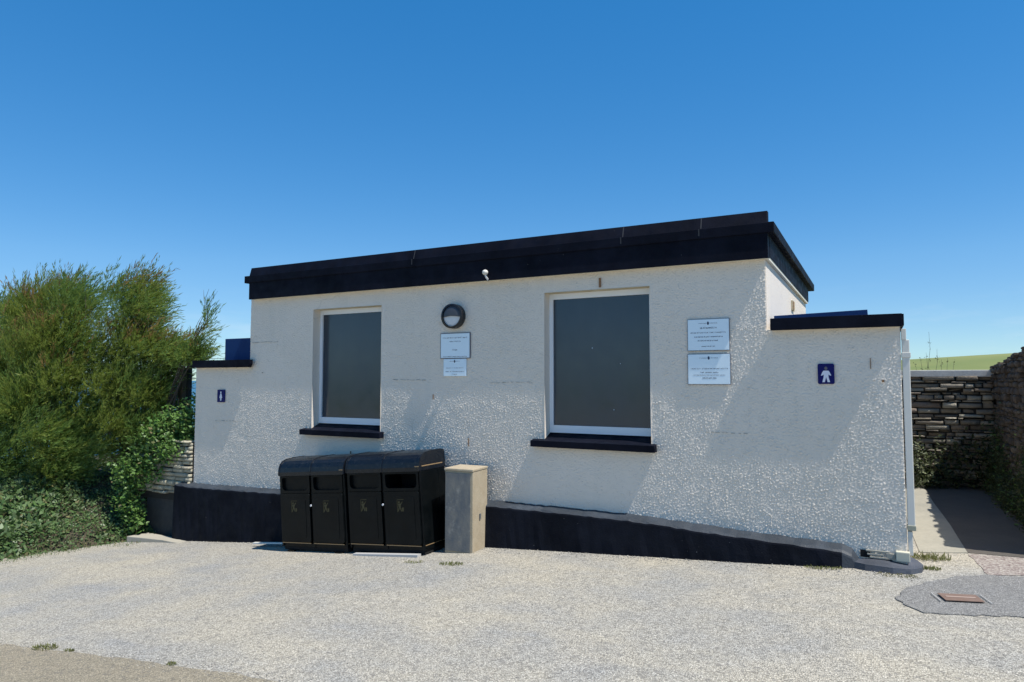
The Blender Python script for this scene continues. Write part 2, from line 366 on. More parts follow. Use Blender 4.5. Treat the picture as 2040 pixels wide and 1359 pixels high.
# left bank behind the line of the vegetation edge
def bank_d(X, Y):   # distance behind the front line (-10.15,-.45) -> (-11.1,-1.95) -> ...
    n_ = np.array([-.86, .51]); d1 = (X+10.1)*n_[0] + (Y+.45)*n_[1]
    n2 = np.array([-.35, .94]); d2 = (X+10.9)*n2[0]+(Y+1.95)*n2[1]
    return np.minimum(d1, d2)
def bz(X, Y):
    d = bank_d(X, Y); h = -.12 + 1.15*sst(-.1, 2.6, d)
    lump = .10*np.sin(X*3.1+1)*np.sin(Y*2.7)+.05*np.sin(X*7)*np.cos(Y*6+1)
    z = np.where(d > -.1, g(X)+h+lump*sst(0, .6, d), g(X)-.3)
    beh = sst(.10, .35, Y)*sst(-11.6, -10.3, X)        # the bank stands higher behind the stone wall
    z = z*(1-beh) + beh*np.maximum(z, -.95+.0*X)
    return np.where((X > -9.42) & (Y > -.05), np.minimum(z, -1.3), z)
xs = np.linspace(-22, -9.2, 110); ys = np.linspace(-9, 6, 130)
V, F = gridmesh(xs, ys, bz)
link('bank', quadmesh('bank', V, F), M_soil, smooth=True, kind='structure')
def BZ(x, y): return float(bz(np.float64(x), np.float64(y)))
def sheet(name, pts, m, lift, kind='structure', sub=2, parent=None, **k):
    bm = bmesh.new(); vs = [bm.verts.new((x, y, 0)) for x, y in pts]; f = bm.faces.new(vs)
    bmesh.ops.triangulate(bm, faces=[f])
    for _ in range(sub): bmesh.ops.subdivide_edges(bm, edges=bm.edges[:], cuts=2, use_grid_fill=False)
    bmesh.ops.triangulate(bm, faces=bm.faces[:])
    ed_ = bmesh.ops.extrude_edge_only(bm, edges=[e for e in bm.edges if len(e.link_faces) == 1])['geom']
    low = {v for v in ed_ if isinstance(v, bmesh.types.BMVert)}
    for v in bm.verts: v.co.z = FZ(v.co.x, v.co.y)+(lift if v not in low else -.02)
    bmesh.ops.recalc_face_normals(bm, faces=bm.faces)
    me = bpy.data.meshes.new(name); bm.to_mesh(me); bm.free()
    if kind: k['kind'] = kind
    return link(name, me, m, parent, **k)
def wavy(pts, step=.12, amp=.02):
    out = []
    for i in range(len(pts)):
        a, b = Vector(pts[i]), Vector(pts[(i+1) % len(pts)]); L = (b-a).length; k = max(1, int(L/step))
        for j in range(k):
            p = a.lerp(b, j/k); out.append((p.x+random.uniform(-amp, amp), p.y+random.uniform(-amp, amp)))
    return out
sheet('road', wavy([(-12, -4.12), (-6.335, -3.99), (-4.9, -3.93), (-4.1, -3.90), (-3.3, -3.86), (-2.2, -4.3), (-1, -6), (-3, -9), (-12, -9)], .12, .018), M_tar, .0045)
sheet('path', [(.34, .69), (.42, .70), (.72, .82), (.74, .82), (.72, 2.2), (.66, 3.8), (.62, 5.52), (.34, 5.52), (.30, 3.8), (.30, 2.2)], M_path, .0075)
sheet('passage', [(.70, .84), (1.66, .80), (1.66, 2.2), (1.66, 3.8), (1.66, 5.52), (.58, 5.52), (.63, 3.8), (.69, 2.2)], conc('shadow_dark_paving', (.105, .093, .078), (.08, .072, .062), 4, 1), .0045)  # dark colour deepens the right wall's shadow, edge laid along the shadow line
sheet('path_edging', wavy([(.74, .80), (.80, .03), (1.7, .30), (1.7, .78)], .08, .012), M_red, .005)
PATCH = [(.10, -.95), (.16, -.72), (.33, -.42), (.55, -.13), (.80, .01), (1.2, .08), (2.2, .1), (2.6, -.5), (2.4, -1.05), (1.5, -1.08), (.88, -1.09), (.45, -1.22), (.25, -1.26), (.15, -1.13)]
sheet('road_patch', wavy(PATCH, .06, .018), M_patch, .008)
mh = empty('manhole_cover', (.53, -.82, FZ(.53, -.82)+.017), label='small rusty rectangular manhole cover set in the grey tarmac patch', cat='manhole cover')
mb = MB(); mb.box(-.13, .13, -.085, .085, 0, .006, .002); mb.build('cover', M_manhole, mh)
mb = MB(); mb.box(-.10, .10, -.012, .012, .0065, .009); mb.build('handle_slot', mat('pale_rust', (.34, .25, .20), .8), mh)
mb = MB(); mb.box(-.17, -.165, -.10, .10, -.002, .003); mb.box(.165, .17, -.10, .10, -.002, .003); mb.build('frame', M_coping, mh)
mh.rotation_euler = (0, -.02, .25)
# ---------------------------------------------------------------- building
B = empty('toilet_block', (-4.5, 0, -1.9), label='white roughcast flat-roofed toilet block with black fascia, black plinth and two low wings', cat='building')
BL = Vector((4.5, 0, 1.9))
def bpart(o):
    if o in LAST and o.parent is None and len(o.data.vertices) < 6000:
        ms = split_far(o.name, o.data); nm = o.name.split('.')[0]
        if len(ms) > 1:
            m0 = o.data.materials[:]
            for m in ms[1:]:
                q = link(nm, m, m0); q.parent = B; q.location = BL
            for x in m0: ms[0].materials.append(x)
            o.data = ms[0]
    o.parent = B; o.location = BL; return o
W1 = (-6.91, -5.70, -.70, .985); W2 = (-3.326, -2.085, -.70, 1.0)
cell = .007
def facade(u0, u1, z0, z1, holes, full):
    xs = np.linspace(u0, u1, int((u1-u0)/cell)); zs = np.linspace(z0, z1, int((z1-z0)/cell))
    for h in holes:
        for a in h[:2]: xs[np.abs(xs-a).argmin()] = a
        for a in h[2:]: zs[np.abs(zs-a).argmin()] = a
    X, Z = np.meshgrid(xs, zs)
    ix = ((X+9.5)/cell).astype(int) % full.shape[1]; iz = ((Z+2.8)/cell).astype(int) % full.shape[0]
    Yv = -.004 + full[iz, ix]
    Yv = np.minimum(Yv, -.001)
    for h in holes:      # smoother arris round the openings
        d = np.maximum(np.maximum(h[0]-X, X-h[1]), np.maximum(h[2]-Z, Z-h[3])); k = np.clip(d/.03, 0, 1); Yv = -.007+(Yv+.007)*k
    Yv[0] = Yv[-1] = .02
    if u0 < -9: Yv[:, 0] = .02
    if u1 > 0 or z1 > 1: Yv[:, -1] = np.where((u1 > 0) | (Z[:, -1] > .49), .02, Yv[:, -1])
    if z1 > 1: Yv[:, 0] = np.where(Z[:, 0] > .19, .02, Yv[:, 0])
    X = X.copy(); Z = Z.copy(); k0 = Yv[:, 0] > .01; X[k0, 0] = X[k0, 1]; k1 = Yv[:, -1] > .01; X[k1, -1] = X[k1, -2]; Z[0] = Z[1]; Z[-1] = Z[-2]
    V = np.stack([X, Yv, Z], -1); ny, nx = X.shape; i = np.arange(ny*nx).reshape(ny, nx)
    F = np.stack([i[:-1, :-1], i[:-1, 1:], i[1:, 1:], i[1:, :-1]], -1)
    cx = (X[:-1, :-1]+X[1:, 1:])/2; cz = (Z[:-1, :-1]+Z[1:, 1:])/2; keep = np.ones(cx.shape, bool)
    for h in holes: keep &= ~((cx > h[0]) & (cx < h[1]) & (cz > h[2]) & (cz < h[3]))
    return V.reshape(-1, 3), F[keep]
nx, nz = 1440, 620
n1 = fieldnoise(nx, nz, .0140, .042, 3, cell); n2 = fieldnoise(nx, nz, .009, .026, 4, cell); n3 = fieldnoise(nx, nz, .25, 1.2, 5, cell)
n4 = fieldnoise(nx, nz, .05, .35, 9, cell)
rc = -(np.clip(1+.32*n4, .35, 1.8)*np.clip(n1, -.4, 2.4)*.0025 + n2*.0003) + n3*.0007
Vs, Fs, off = [], [], 0
for a in ((-8.175, -.912, -2.5, 1.215, [W1, W2]), (-9.375, -8.173, -2.7, .20, []), (-.913, .222, -1.95, .50, [])):
    V, F = facade(*a, rc); Vs.append(V); Fs.append(F+off); off += len(V)
wall = link('front_wall', quadmesh('front_wall', np.concatenate(Vs), np.concatenate(Fs)), M_wall, smooth=True); bpart(wall)
mb = MB()   # solid bodies behind the front skin (front at y=0.17 inside the openings)
mb.box(-8.170, -.915, .30, 4.42, -2.5, 1.25)
for x in (-8.1705, -.925): mb.box(x, x+.0105, .003, .30, -2.5, 1.213)
mb.box(-9.37, -8.18, .012, 2.6, -2.7, .197); mb.box(-.905, .218, .012, 2.6, -1.95, .497)
bpart(mb.build('side_wall', M_wall2))
mb = MB()
for (a, b, c, d) in (W1, W2):
    for q in (((a, -.011, c), (a, .17, c), (a, .17, d), (a, -.011, d)), ((b, -.011, c), (b, .17, c), (b, .17, d), (b, -.011, d))):
        mb._f([mb.bm.verts.new(p) for p in q])
bpart(mb.build('window_jamb', M_reveal))
mb = MB()
for (a, b, c, d) in (W1, W2):
    mb._f([mb.bm.verts.new(p) for p in ((a, -.0105, d), (b, -.0105, d), (b, .17, d), (a, .17, d))])
bpart(mb.build('window_head', M_yellow))
# windows
for wi, (a, b, c, d) in enumerate((W1, W2)):
    y = .125
    mb = MB(); lw, rw, tw, bw = .045, .045, .065, .085
    z0 = -.605
    ringframe(mb, a+.001, b-.001, z0, d-.002, lw, rw, bw, tw, y, y+.05)
    fr = mb.build('window', M_frame); bpart(fr)
    mb = MB(); mb.box(a+lw-.005, b-rw+.005, y+.022, y+.03, z0+bw-.005, d-tw+.005); p = mb.build('pane', M_glass, fr)
    mb = MB()  # sill: sloping top inside the opening and a projecting nosing
    o = .125 if wi else .215; o2 = .06
    mb.prism([(-.10, -.755), (-.10, -.685), (-.012, -.672), (-.012, -.755)], 'x', a-.14, b+o2, .006)
    mb.prism([(-.012, -.70), (-.012, -.672), (y+.02, -.606), (y+.02, -.70)], 'x', a+.001, b-.001)
    mb.build('sill', M_fascia, fr)
mb = MB()
for (x, z, r0) in ((-2.80, .36, .007), (-2.47, .18, .005), (-2.55, -.33, .006)): mb.prism([(x+r0*math.cos(a), z+r0*1.3*math.sin(a)) for a in np.linspace(0, 6.283, 9)[:-1]], 'y', .1435, .1462)
bpart(mb.build('paint_fleck', mat('pale_fleck', (.35, .40, .44), .7)))
# fascia of the main block
mb = MB()
mb.prism([(-.105, 1.185), (-.105, 1.43), (.03, 1.43), (.03, 1.20), (-.075, 1.20), (-.075, 1.185)], 'x', -8.105, -.878)
mb.box(-.905, -.875, .03, 4.45, 1.215, 1.43); mb.box(-8.21, -8.18, .03, 4.45, 1.215, 1.43); mb.box(-8.2, -.88, 4.425, 4.46, 1.215, 1.43)
bpart(mb.build('fascia', M_fascia))
mb = MB(); mb.box(-8.10, -.884, -.0745, -.001, 1.188, 1.1985)
mb.box(-.911, -.882, .0, 4.42, 1.185, 1.214); bpart(mb.build('soffit', M_soffit))
mb = MB()
mb.box(-8.195, -.815, -.118, 4.85, 1.43, 1.535, .008); bpart(mb.build('roof_slab', M_fascia))
mb = MB(); mb.prism([(-.105, 1.535), (-.07, 1.655), (.0, 1.655), (.0, 1.535)], 'x', -8.105, -.878, .005)
# overlapping felt joints
bpart(mb.build('parapet', M_fascia))
mb = MB(); mb.box(-8.1, -.9, .05, 4.8, 1.536, 1.545); mb.box(-9.36, -8.2, .05, 2.58, .25, .262); mb.box(-.88, .2, .05, 2.58, .545, .56)
bpart(mb.build('roof', M_roof))
# wing fascias
mb = MB(); mb.prism([(-9.345, .185), (-8.085, .188), (-8.065, .235), (-8.06, .300), (-9.345, .298)], 'y', -.10, -.045, .003)
mb.box(-9.40, -9.375, -.04, 2.6, .2, .30)
mb.box(-.872, .232, -.10, -.045, .478, .592, .003); mb.box(.223, .248, -.04, 2.6, .49, .592)
bpart(mb.build('wing_fascia', M_fascia))
mb = MB(); mb.box(-9.34, -8.19, -.0445, -.001, .187, .198); mb.box(-.87, .225, -.0445, -.001, .482, .499); bpart(mb.build('wing_soffit', M_soffit))
mb = MB(); mb.box(-9.0, -8.3, .22, 1.7, .262, .645, .006); bpart(mb.build('roof_box', M_blue))
mb = MB(); mb.prism([(-.875, .56), (-.04, .56), (-.04, .668), (-.875, .645)], 'y', .22, 1.9, .004); bpart(mb.build('roof_panel', M_blue))
# little vent on the high side wall
vt = MB(); vt.box(-.914, -.893, 2.28, 2.55, .90, 1.02); v_ = vt.build('vent', M_yellow); bpart(v_)
vt = MB(); vt.box(-.8925, -.889, 2.30, 2.42, .91, 1.01); vt.build('grille', M_rust, v_)
mb = MB()
for u in (-5.12, -2.35, -1.52):
    mb.prism([(-.1065, 1.536), (-.0715, 1.652), (-.0705, 1.652), (-.1055, 1.536)], 'x', u, u+.010); mb.box(u-.02, u-.008, -.1195, -.1181, 1.44+.02, 1.53)
bpart(mb.build('felt_seam', mat('seam_grey', (.03, .032, .036), .8)))
mb = MB(); r_ = random.Random(8)
for (x0, x1, z) in ((-1.52, -1.10, -.53), (-4.05, -3.50, -.035), (-5.5, -5.0, -.0), (-8.12, -7.6, .55), (-8.9, -8.4, -.62)):
    x = x0
    while x < x1:
        w = r_.uniform(.02, .07); z += r_.uniform(-.004, .004); mb.box(x, x+w, -.0125, -.009, z, z+r_.uniform(.0015, .005)); x += w+r_.uniform(.0, .035)
bpart(mb.build('crack', mat('crack_dark', (.24, .23, .205), .9)))
# rust strap and stain over the second window
mb = MB(); mb.box(-2.655, -2.63, -.021, -.013, 1.02, 1.125, .002); bpart(mb.build('strap', M_rust))
mb = MB()
for (x, z, w, h) in ((-4.87, -.24, .012, .06), (-4.35, -.80, .01, .10), (-7.9, .1, .02, .01), (-.03, .1, .006, .1), (.06, -.02, .02, .02), (-6.2, -1.0, .015, .05)):
    mb.box(x, x+w, -.0165, -.013, z, z+h)
bpart(mb.build('rust_mark', M_rust))
# plinth following the falling ground
pts = [(-9.60, -1.585), (-9.2, -1.595), (-8.4, -1.575), (-7.5, -1.55), (-6.5, -1.505), (-5.5, -1.465), (-4.6, -1.43), (-4.0, -1.418), (-3.2, -1.418), (-2.36, -1.42), (-1.6, -1.455), (-.9, -1.485), (-.45, -1.50), (-.30, -1.505), (-.22, -1.54), (-.16, -1.63), (-.12, -1.74)]
P = []
for (a, za), (b, zb) in zip(pts, pts[1:]):
    k = max(1, int((b-a)/.06))
    for j in range(k): P.append((a+(b-a)*j/k, za+(zb-za)*j/k))
P.append(pts[-1])
bm = bmesh.new(); rows = []
for i, (x, z) in enumerate(P):
    r1, r2 = random.uniform(-.006, .006), random.uniform(-.006, .006)
    end = sst(-.42, -.10, x); f = .165-.03*float(end)
    zb = G(x)-.12
    prof = [(.05, z+.004+r1), (-.012, z+r1), (-f+.03, z-.030+r1), (-f+.006, z-.042+r2), (-f, z-.058+r2), (-f-.012+r1, (z+zb)/2), (-f-.02+r2, zb), (.05, zb)]
    if x < -9.55: prof = [(yy, zz) for yy, zz in prof]
    rows.append([bm.verts.new((x, yy, max(zz, zb))) for yy, zz in prof])
for a, b in zip(rows, rows[1:]):
    for k in range(7):
        f_ = bm.faces.new([a[k], a[k+1], b[k+1], b[k]]); f_.material_index = 1 if (k < 3 or a[0].co.x > -.32) else 0
bm.faces.new(rows[0]); bm.faces.new(rows[-1][::-1])
# return of the plinth round the left end
bmesh.ops.create_cube(bm, size=1, matrix=Matrix.Translation((-9.49, 1.1, -2.1)) @ Matrix.Diagonal((.215, 2.1, 1.0, 1)))
bmesh.ops.recalc_face_normals(bm, faces=bm.faces)
me = bpy.data.meshes.new('plinth'); bm.to_mesh(me); bm.free()
M_worn_lit_top = blackpaint('worn_sunlit_plinth_top', (.020, .026, .034), .6, 1.0)  # worn paint, also coloured paler where sun catches the ledge and end
bpart(link('plinth', me, [M_plinth, M_worn_lit_top], smooth=False))
# broken right end: dark apron slab, worn opening with bricks, cream block
bm = bmesh.new(); out = [(-.20, -.02), (-.22, -.15), (-.12, -.21), (.10, -.235), (.24, -.20), (.325, -.10), (.345, .04), (.31, .2), (.27, .30)]
top = [bm.verts.new((x*.97, y*.9, -1.622-.01*abs(x))) for x, y in out] + [bm.verts.new((.20, .3, -1.60)), bm.verts.new((.0, .02, -1.60))]
bot = [bm.verts.new((x, y, G(x)-.06)) for x, y in out] + [bm.verts.new((.20, .3, -1.75)), bm.verts.new((.0, .02, -1.75))]
bm.faces.new(top); k = len(top)
for i in range(k): bm.faces.new([bot[i], bot[(i+1) % k], top[(i+1) % k], top[i]])
bmesh.ops.recalc_face_normals(bm, faces=bm.faces); me = bpy.data.meshes.new('apron'); bm.to_mesh(me); bm.free(); bpart(link('apron', me, M_apron))
mb = MB()
for q, (x0, x1, z0, z1, y) in enumerate(((-.10, .03, -1.575, -1.56, -.03), (-.08, .06, -1.60, -1.585, -.035), (-.11, .08, -1.545, -1.53, -.028), (.05, .12, -1.59, -1.545, -.03))): mb.box(x0, x1, y, -.012, z0, z1, .003)
bpart(mb.build('broken_brick', M_conc))
mb = MB(); mb.box(-.155, -.075, -.02, -.0155, -1.60, -1.535, .002); mb.box(-.075, .10, -.0195, -.0152, -1.617, -1.603, .002); bpart(mb.build('cavity', M_hole))
mb = MB(); mb.box(.125, .235, -.055, .05, -1.60, -1.515, .008); bpart(mb.build('cream_block', mat('cream_block_paint', (.55, .52, .40), .8)))
# downpipe on the right corner
mb = MB(); mb.box(.226, .285, -.005, .06, -1.30, .36, .006); dp = mb.build('downpipe', M_whitepl); bpart(dp)
mb = MB(); mb.box(.224, .262, -.012, .07, .36, .46, .004); mb.box(.222, .293, -.012, .066, .20, .245, .004); mb.build('pipe_bracket', M_whitepl, dp)
mb = MB(); mb.box(.222, .29, -.012, .066, -1.33, -1.285, .004); mb.build('pipe_shoe', mat('grey_shoe', (.35, .34, .25), .8), dp)
mb = MB(); mb.box(.226, .262, .0, .05, -1.55, -1.34, .004); mb.build('lower_pipe', M_whitepl, dp)
# ---------------------------------------------------------------- signs on the wall
def marks(mb, x0, x1, z, h, y=-.0042, dens=1., slope=0):
    x = x0
    while x < x1:
        wl = random.uniform(.022, .06)*h/.012
        xe = min(x+wl, x1); c = x
        while c < xe:
            lw = h*.18; k = random.random(); zz = z+slope*(c-x0)
            mb.box(c, c+lw, y, y+.0004, zz, zz+h*(1 if k < .5 else .66))
            if k > .25: mb.box(c+lw, c+h*.55, y, y+.0004, zz+h*.5*(k > .6), zz+h*.5*(k > .6)+h*.18)
            if k > .45: mb.box(c+h*.45, c+h*.45+lw, y, y+.0004, zz, zz+h*.66)
            c += h*.78
        x = xe+h*.7
def board(u0, u1, z0, z1, rows, label, edge=M_signedge, emblem=True, yoff=-.022, rot=0, face=M_sign, b=.007):
    w, h = u1-u0, z1-z0
    r = empty('wall_sign', (u0+w/2, yoff, z0+h/2), label=label, cat='sign', group='pale notice boards screwed to the front wall')
    r.rotation_euler.y = rot
    mb = MB(); mb.box(-w/2, w/2, -.001, .012, -h/2, h/2, .002); mb.build('backing', edge, r)
    mb = MB(); mb.box(-w/2+b, w/2-b, -.003, -.0012, -h/2+b, h/2-b); mb.build('face', face, r)
    mb = MB()
    for (cz, wd, hh) in rows: marks(mb, -w*wd/2, w*wd/2, cz*h-hh/2, hh)
    mb.build('text_line', M_ink, r)
    if emblem:
        mb = MB(); mb.prism([(.011*math.cos(a), h*.36+.017*math.sin(a)) for a in np.linspace(0, 2*math.pi, 13)[:-1]], 'y', -.0050, -.0032)
        marks(mb, -w*.22, -.018, h*.35, .008); marks(mb, .018, w*.22, h*.35, .008); mb.build('emblem', M_ink, r)
    mb = MB()
    for sx in (-1, 1):
        for sz in (-1, 1): mb.prism([(sx*(w/2-.018)+.003*math.cos(a), sz*(h/2-.018)+.003*math.sin(a)) for a in np.linspace(0, 6.283, 9)[:-1]], 'y', -.005, -.0032)
    mb.build('screw', M_steel, r)
    return r
board(-4.755, -4.318, .262, .580, [(.31, .82, .016), (.17, .36, .014), (-.16, .16, .018), (-.42, .8, .011)], 'larger framed notice with two headline rows directly under the round wall lamp', emblem=False, b=.010)
board(-4.705, -4.375, .045, .258, [(-.02, .75, .009), (-.22, .8, .012), (-.38, .2, .009)], 'small pale borderless notice touching the underside of the framed notice below the lamp', edge=M_sign, emblem=True)
board(-1.688, -1.266, .296, .622, [(.22, .38, .018), (.07, .84, .014), (-.06, .66, .014), (-.18, .50, .014), (-.36, .32, .012)], 'upper of two notices right of the large window, five rows of text', b=.006)
board(-1.690, -1.262, -.048, .266, [(.02, .84, .014), (-.10, .4, .014), (-.19, .74, .009), (-.28, .30, .016)], 'lower of two notices right of the large window, blank band under its emblem', b=.006)
def toilet_sign(cx, cz, w, h, label, kind):
    r = empty('toilet_sign', (cx, -.022, cz), label=label, cat='sign', group='blue toilet signs on the wings')
    bm_ = MB(); k = .014
    pts = []
    for (sx, sz, a0) in ((1, 1, 0), (-1, 1, 90), (-1, -1, 180), (1, -1, 270)):
        for a in (0, 30, 60, 90): pts.append((sx*(w/2-k)+k*math.cos(R(a0+a)), sz*(h/2-k)+k*math.sin(R(a0+a))))
    bm_.prism(pts, 'y', 0, .010, .001); bm_.build('panel', M_signblue, r)
    mb = MB(); y0, y1 = -.0025, -.0006; s = h/.19
    if kind == 'man':
        P = [(-.021,.030),(.021,.030),(.030,.018),(.044,-.014),(.036,-.018),(.020,-.006),(.021,-.03),(.033,-.078),(.012,-.078),(0,-.03),(-.012,-.078),(-.033,-.078),(-.021,-.03),(-.020,-.006),(-.036,-.018),(-.044,-.014),(-.030,.018)]
    else:
        P = [(-.012,.034),(.012,.034),(.022,.0),(.030,-.03),(.014,-.034),(.012,-.072),(-.012,-.072),(-.014,-.034),(-.030,-.03),(-.022,0)]
    mb.prism([(x*s, z*s) for x, z in P], 'y', y0, y1)
    mb.build('figure', M_white, r)
    mb = MB(); mb.prism([(.013*s*math.cos(a), (.052+.016*math.sin(a))*s) for a in np.linspace(0, 6.283, 15)[:-1]], 'y', y0-.0003, y1); mb.build('figure_head', M_headgrey if kind == 'man' else M_white, r)
    return r
toilet_sign(-.398, .057, .142, .19, 'blue square sign with white standing figure and grey head on the right wing', 'man')
toilet_sign(-8.765, -.243, .165, .19, 'blue sign with slim white figure on the left wing under its black fascia', 'woman')
# round bulkhead lamp
L = empty('wall_lamp', (-4.545, -.012, .782), label='round black-rimmed bulkhead lamp with grey eyelid over white diffuser', cat='lamp')
def disc(mb, r0, r1, y0, y1, n=40, half=None):
    a0, a1 = (0, 2*math.pi) if half is None else half
    k = n+1; As = np.linspace(a0, a1, k)
    prof = [(r1, y1), (r1, y0), (r0, y0-.006), (r0, y1)]
    rings = [[mb.bm.verts.new((r*math.cos(a), y, r*math.sin(a))) for r, y in prof] for a in As]
    for A, Bq in zip(rings, rings[1:]):
        for q in range(4): mb._f([A[q], A[(q+1) % 4], Bq[(q+1) % 4], Bq[q]])
mb = MB(); disc(mb, .129, .152, -.085, 0); mb.build('rim', M_black, L, smooth=False)
mb = MB()
def dome(mb, r, a0, a1, y0, d, n=24, m=6):
    rows = []
    for i in range(m+1):
        rr = r*math.cos(i/m*math.pi/2); yy = y0-d*math.sin(i/m*math.pi/2)
        rows.append([mb.bm.verts.new((max(rr, .001)*math.cos(a), yy, max(rr, .001)*math.sin(a))) for a in np.linspace(a0, a1, n)])
    for A, Bq in zip(rows, rows[1:]):
        for j in range(n-1): mb._f([A[j], A[j+1], Bq[j+1], Bq[j]])
dome(mb, .132, R(172), R(368), -.060, .022); mb.build('diffuser', M_diff, L, smooth=True)
mb = MB(); dome(mb, .134, R(-6), R(186), -.066, .032); mb.build('eyelid', M_eyelid, L, smooth=True)
# small ball sensor on the fascia
q = empty('security_sensor', (-4.03, -.108, 1.272), label='tiny white ball sensor fixed to the black fascia above the wall lamp', cat='sensor')
mb = MB(); bmesh.ops.create_uvsphere(mb.bm, u_segments=16, v_segments=10, radius=.036, matrix=Matrix.Translation((0, -.05, 0)) @ Matrix.Diagonal((1, 1, .9, 1))); mb.build('housing', M_whitepl, q, smooth=True)
mb = MB(); mb.tube([(0, -.045, -.03), (.003, -.03, -.055), (.008, -.006, -.075), (.008, 0, -.10)], [.012, .012, .012, .008], 8); mb.build('stem', M_steel, q, smooth=True)
# ---------------------------------------------------------------- litter bins (two double units)
UW, UD, UH = 1.155, .50, 1.235
def rrect(x0, x1, z0, z1, rb, rt, n=5):
    pts = []
    for cx, cz, a0, r in ((x1-rb, z0+rb, 270, rb), (x1-rt, z1-rt, 0, rt), (x0+rt, z1-rt, 90, rt), (x0+rb, z0+rb, 180, rb)):
        for k in range(n+1):
            a = R(a0+90*k/n); pts.append((cx+r*math.cos(a), cz+r*math.sin(a)))
    return pts
def make_bin(root):
    zf = 1.03   # front height where the hood begins to curve back
    prof = [(0, .05), (0, zf)]+[(.05+.16*(1-math.cos(R(a)))*1.0-.05, zf+.155*math.sin(R(a))) for a in (12, 25, 40, 55, 70, 85)]
    hood = [(0.0, .995), (-.012, 1.0), (-.012, 1.05), (.0, 1.11), (.022, 1.16), (.065, 1.198), (.13, 1.222), (.25, 1.232), (.42, 1.235), (.49, 1.22), (.50, 1.18), (.50, .995)]
    b = MB(); b.box(.0, UW, .34, UD, .05, 1.0, .01)             # back box
    b.box(0, .03, .005, .34, .05, 1.0, .004); b.box(UW-.03, UW, .005, .34, .05, 1.0, .004); b.box(UW/2-.02, UW/2+.02, .012, .34, .05, 1.0, .004)
    b.box(.03, UW/2-.02, .02, .34, .05, .09); b.box(UW/2+.02, UW-.03, .02, .34, .05, .09)
    b.build('body', M_bin, root)
    h = MB(); h.prism(hood, 'x', .012, UW-.012, .008, 2)
    ho = h.build('hood', M_binlid, root)
    e = MB()
    for x in (-.004, UW/2-.012, UW-.020): e.prism([(y-.006 if y < .3 else y+.004, z+.006) for y, z in hood], 'x', x, x+.024, .008, 2)
    e.build('hood_rib', M_binlid, root)
    for j in range(2):
        x0 = .022+j*(UW/2-.006); x1 = x0+UW/2-.044
        # surround with the rounded opening, an actual hole
        f = MB(); inner = rrect(x0+.03, x1-.03, .80, .975, .055, .02); n_ = len(inner)
        cx, cz = (x0+x1)/2, .887; outer = []
        for (x, z) in inner:
            dx, dz = x-cx, z-cz; s = min((x1-cx)/abs(dx) if dx else 9, (.995-cz)/abs(dz) if dz > 0 else (cz-.765)/max(abs(dz), 1e-6)); outer.append((cx+dx*s, cz+dz*s))
        I = [f.bm.verts.new((x, -.004, z)) for x, z in inner]; O = [f.bm.verts.new((x, -.004, z)) for x, z in outer]; K = [f.bm.verts.new((x, .07, z)) for x, z in inner]
        for k in range(n_):
            f._f([I[k], I[(k+1) % n_], O[(k+1) % n_], O[k]]); f._f([K[k], K[(k+1) % n_], I[(k+1) % n_], I[k]])
        f.build('aperture', M_bin, root)
        d = MB(); d.prism(rrect(x0+.004, x1-.004, .115, .76, .025, .03), 'y', -.014, .012, .006)
        d.prism(rrect(x0+.075, x1-.075, .17, .70, .03, .03), 'y', -.018, -.013, .003)
        do = d.build('door', M_bin, root)
        em = MB(); ex = (x0+x1)/2-.02; ez = .58     # faded gold tidy-person emblem
        em.prism([(ex+.014*math.cos(a)-.01, ez+.05+.014*math.sin(a)) for a in np.linspace(0, 6.283, 11)[:-1]], 'y', -.0205, -.0182)
        em.prism([(ex-.03, ez+.03), (ex+.012, ez+.034), (ex+.04, ez+.062), (ex+.044, ez+.054), (ex+.016, ez+.012), (ex+.012, ez-.01), (ex+.03, ez-.06), (ex+.018, ez-.062), (ex, ez-.02), (ex-.022, ez-.062), (ex-.034, ez-.058), (ex-.014, ez-.008)], 'y', -.0205, -.0182)
        for a, bq in (((ex+.03, ez+.045), (ex+.052, ez-.062)),): em.prism([(a[0], a[1]-.06), (a[0]+.028, a[1]-.06), (a[0]+.024, a[1]-.105), (a[0]+.004, a[1]-.105)], 'y', -.0205, -.0182)
        em.box(ex-.04, ex-.034, -.0205, -.0182, ez-.07, ez+.085); em.box(ex-.04, ex+.06, -.0205, -.0182, ez+.080, ez+.086)
        em.build('emblem', M_goldd, do)
        s = MB(); s.box(x0+.01, x1-.004, -.0165, -.0145, .098, .107); s.build('gold_line', M_gold, root)
    lk = MB(); lk.prism([(UW/2+.011*math.cos(a), .60+.014*math.sin(a)) for a in np.linspace(0, 6.283, 13)[:-1]], 'y', -.022, .012); lk.build('lock', M_steel, root)
    s = MB(); s.prism([(UW+.0045, 0), (UW+.0065, 0), (UW+.0065, 1), (UW+.0045, 1)], 'z', 0, 0.001)
    s.bm.clear(); s.box(UW+.0045, UW+.0065, .03, .44, 1.055, 1.067); s.box(UW-.06, UW+.0, -.0205, -.0185, 1.055, 1.067); s.build('hood_line', M_gold, root)
    s = MB(); s.box(UW+.0005, UW+.003, .02, .48, .10, .108); s.build('side_line', M_gold, root)
    bl = MB(); bl.box(.02, UW-.02, .03, UD-.03, 0.0, .05); bl.build('base', M_hole, root)
    fl = MB()
    for x in (.1, UW-.22): fl.box(x, x+.12, .0, UD, -.02, .0)
    fl.build('foot', M_bin, root)
bins = []
b0 = empty('litter_bin', label='left double litter bin with closed dark flaps in both openings, nearest the left wing', cat='litter bin', group='black double litter bins in front of the wall')
make_bin(b0)
def copy_tree(o, parent=None):
    c = o.copy(); COL.objects.link(c); c.parent = parent
    for ch in list(o.children): copy_tree(ch, c)
    return c
